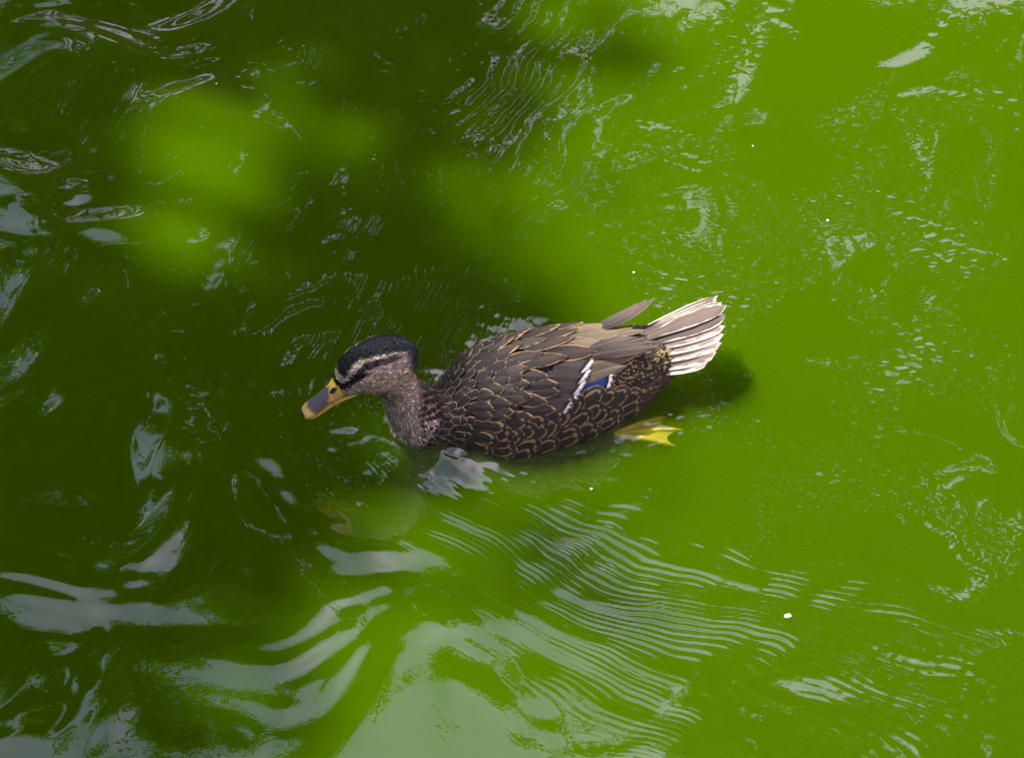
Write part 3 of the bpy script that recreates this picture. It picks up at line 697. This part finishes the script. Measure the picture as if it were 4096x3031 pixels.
# flank: broad feathers with pale chevrons that close over the lower edge of the wing
FLK = [((17, 64, 24), (-4, 58, 42)), ((12, 63, 30), (-18, 53, 50)), ((-6, 59, 38), (-43, 50, 47)), ((-19, 59, 37), (-56, 50, 40)), ((-33, 59, 29), (-71, 48, 36)), ((-7, 64, 22), (-39, 56, 35)),
       ((6, 65, 17), (-25, 60, 32)), ((-18, 64, 15), (-46, 57, 28)), ((-35, 61, 12), (-61, 55, 18)), ((-47, 59, 13), (-83, 49, 17)), ((95, 48, 40), (67, 58, 38)), ((87, 55, 33), (62, 62, 28)),
       ((73, 62, 23), (50, 63, 27)), ((59, 64, 18), (37, 62, 33)), ((49, 65, 12), (24, 63, 30)), ((38, 66, 11), (14, 62, 32)), ((71, 56, 41), (44, 58, 40)), ((49, 60, 37), (24, 61, 36)), ((36, 60, 38), (6, 60, 37)),
       ((20, 58, 42), (-11, 54, 49)), ((-7, 65, 9), (-31, 62, 15)), ((-29, 63, 5), (-55, 57, 12)), ((12, 66, 11), (-12, 64, 17)), ((60, 65, 6), (34, 66, 14)), ((80, 62, 10), (58, 65, 10)), ((84, 58, 20), (60, 63, 20)),
       ((40, 66, 0), (14, 66, 8)), ((14, 66, 0), (-14, 65, 8)), ((-10, 65, -2), (-36, 62, 6)), ((-34, 62, -3), (-62, 55, 4)), ((-58, 55, 2), (-84, 46, 6)), ((-50, 57, 24), (-84, 46, 28)), ((98, 50, 26), (76, 58, 24)), ((104, 50, 12), (82, 59, 10)), ((66, 65, -4), (40, 66, 2))]
for B, T in sorted(FLK, key=lambda q: q[0][0]):
    T = np.array(B)+(np.array(T)-np.array(B))*(1.22 if B[0] > 25 else 1.08)
    both('flank', 'flank_feather', B, T, 22+4*g.random(), shape='round', lift=3.0, tip_lift=3.0, camber=1.6)

# mantle, shoulders, breast sides: small scale-like feathers that grow with distance from the neck
def mant(P): return (P[:, 0] > 50) & (P[:, 0] < 146) & ~((P[:, 0] < 58) & (np.abs(P[:, 1]-13) > 16)) & (P[:, 2] > -4) & (P[:, 2] < 76-.55*np.clip(P[:, 0]-112, 0, 99)) & ~((P[:, 0] < 76) & (P[:, 2] < 50))
P = scatter(290, mant, lambda p: np.interp(p[0], [60, 95, 145], [8.6, 7.4, 6.0]), 43)
for p in P[np.argsort(P[:, 0])]:
    L_ = np.interp(p[0], [60, 95, 145], [20, 15, 11])*(.9+.2*g.random()); d = flow(p, -.05)
    feather('mantle', 'mantle_feather', p-d*3, p+d*(L_-3), L_*.62, lift=np.interp(p[0], [60, 100, 145], [4.2, 1.6, .5]), tip_lift=1.7, camber=.9, nu=6, nv=5)

# short plumage: thousands of tiny barbs over head, neck and vent (uncountable)
def barbs():
    gg = np.random.default_rng(77); tri = np.array([p for p in _polys]); n = 32000
    ci = gg.integers(0, len(tri), n*3); P = BV[tri[ci]].mean(1); x, z = P[:, 0]/MM, P[:, 2]/MM
    ok = ((x > 118) & (z > -5) & (z > (150-x)*1.2+5)) | ((x < -66) & (z < 38) & (z > -12)); P = P[ok][:n]; ci = ci[ok][:n]
    far = np.linalg.norm(np.stack([P[:, 0]-.189, np.abs(P[:, 1])-.0165, P[:, 2]-.1262], -1)+np.array([-.003, 0, 0]), axis=1) > .0085; P, ci = P[far], ci[far]
    N = np.array([BODY.polygons[int(i)].normal for i in ci]); x, z = P[:, 0]/MM, P[:, 2]/MM
    D = np.zeros_like(P); hd = sstep(z+.35*(x-150), 64, 84)[:, None]
    D[:] = hd*np.array([-1, 0, .22])+(1-hd)*np.array([-.35, 0, -1]); rear = x < 0; D[rear] = (-1, 0, -.15)
    D += gg.normal(size=D.shape)*.16; D -= N*np.sum(D*N, 1)[:, None]; D /= np.linalg.norm(D, axis=1)[:, None]
    S = np.cross(N, D); L_ = (np.where(rear, 9, np.interp(z, [20, 70, 100], [7.5, 5.5, 4.2]))*(.7+.6*gg.random(len(P)))*MM)[:, None]; W = np.where(rear, .8, .55)[:, None]*MM
    Q = np.stack([P-S*W*.6-N*.0003, P+D*L_*.55-S*W+N*L_*.16, P+D*L_+N*L_*.20, P+D*L_*.55+S*W+N*L_*.16], 1).reshape(-1, 3)
    C = plumage(P+N*0); C = np.where(rear[:, None], C*np.array([1.3, 1.25, 1.2]), C)*np.exp(gg.normal(size=(len(P), 1))*.6)
    me = mesh_np('short_plumage', Q, np.arange(len(P)*4).reshape(-1, 4)); attr(me, 'plume', 'FLOAT_COLOR', np.repeat(np.concatenate([C, np.ones((len(C), 1))], 1), 4, 0))
    m = NT('plumage_barb'); m.principled(Base_Color=m.attr('plume', 'Color'), Roughness=.7, Specular_IOR_Level=.25); me.materials.append(m.m)
    tag(link(bpy.data.objects.new('plumage', me), DUCK), kind='stuff')
barbs()

# ------------------------------------------------------------------ bits of white fluff floating on the pond
def specks():
    m = NT('white_fluff'); m.principled(Base_Color=(.85, .84, .78), Roughness=.8)
    for k, (x, y, r) in enumerate([(.259, -.313, 2.4), (.345, .245, 1.2), (.272, .371, .9), (.078, -.152, 1.2), (-.343, .484, .9), (.13, .16, 1.)]):
        g = np.random.default_rng(k); bm = bmesh.new(); bmesh.ops.create_icosphere(bm, subdivisions=2, radius=r*MM)
        for v in bm.verts: v.co *= .6+.7*g.random(); v.co.z *= .45; v.co.x *= 1.3
        me = bpy.data.meshes.new('white_fluff'); bm.to_mesh(me); bm.free(); me.materials.append(m.m)
        o = link(bpy.data.objects.new('floating_fluff', me)); o.rotation_euler = (0, 0, k*1.3)
        o.location = (x, y, float(water_height(np.array([[x]]), np.array([[y]]))[0, 0])+.0002)
        tag(o, 'largest white tuft of fluff floating at the edge of the wake ripples' if k == 0 else 'tiny white bit of fluff floating just below the yellow foot' if k == 3 else 'tiny white bit of fluff floating beyond the raised wing tip' if k == 5 else 'tiny white bit of fluff floating well away from the duck', 'fluff', 'white bits floating on the pond')
specks()
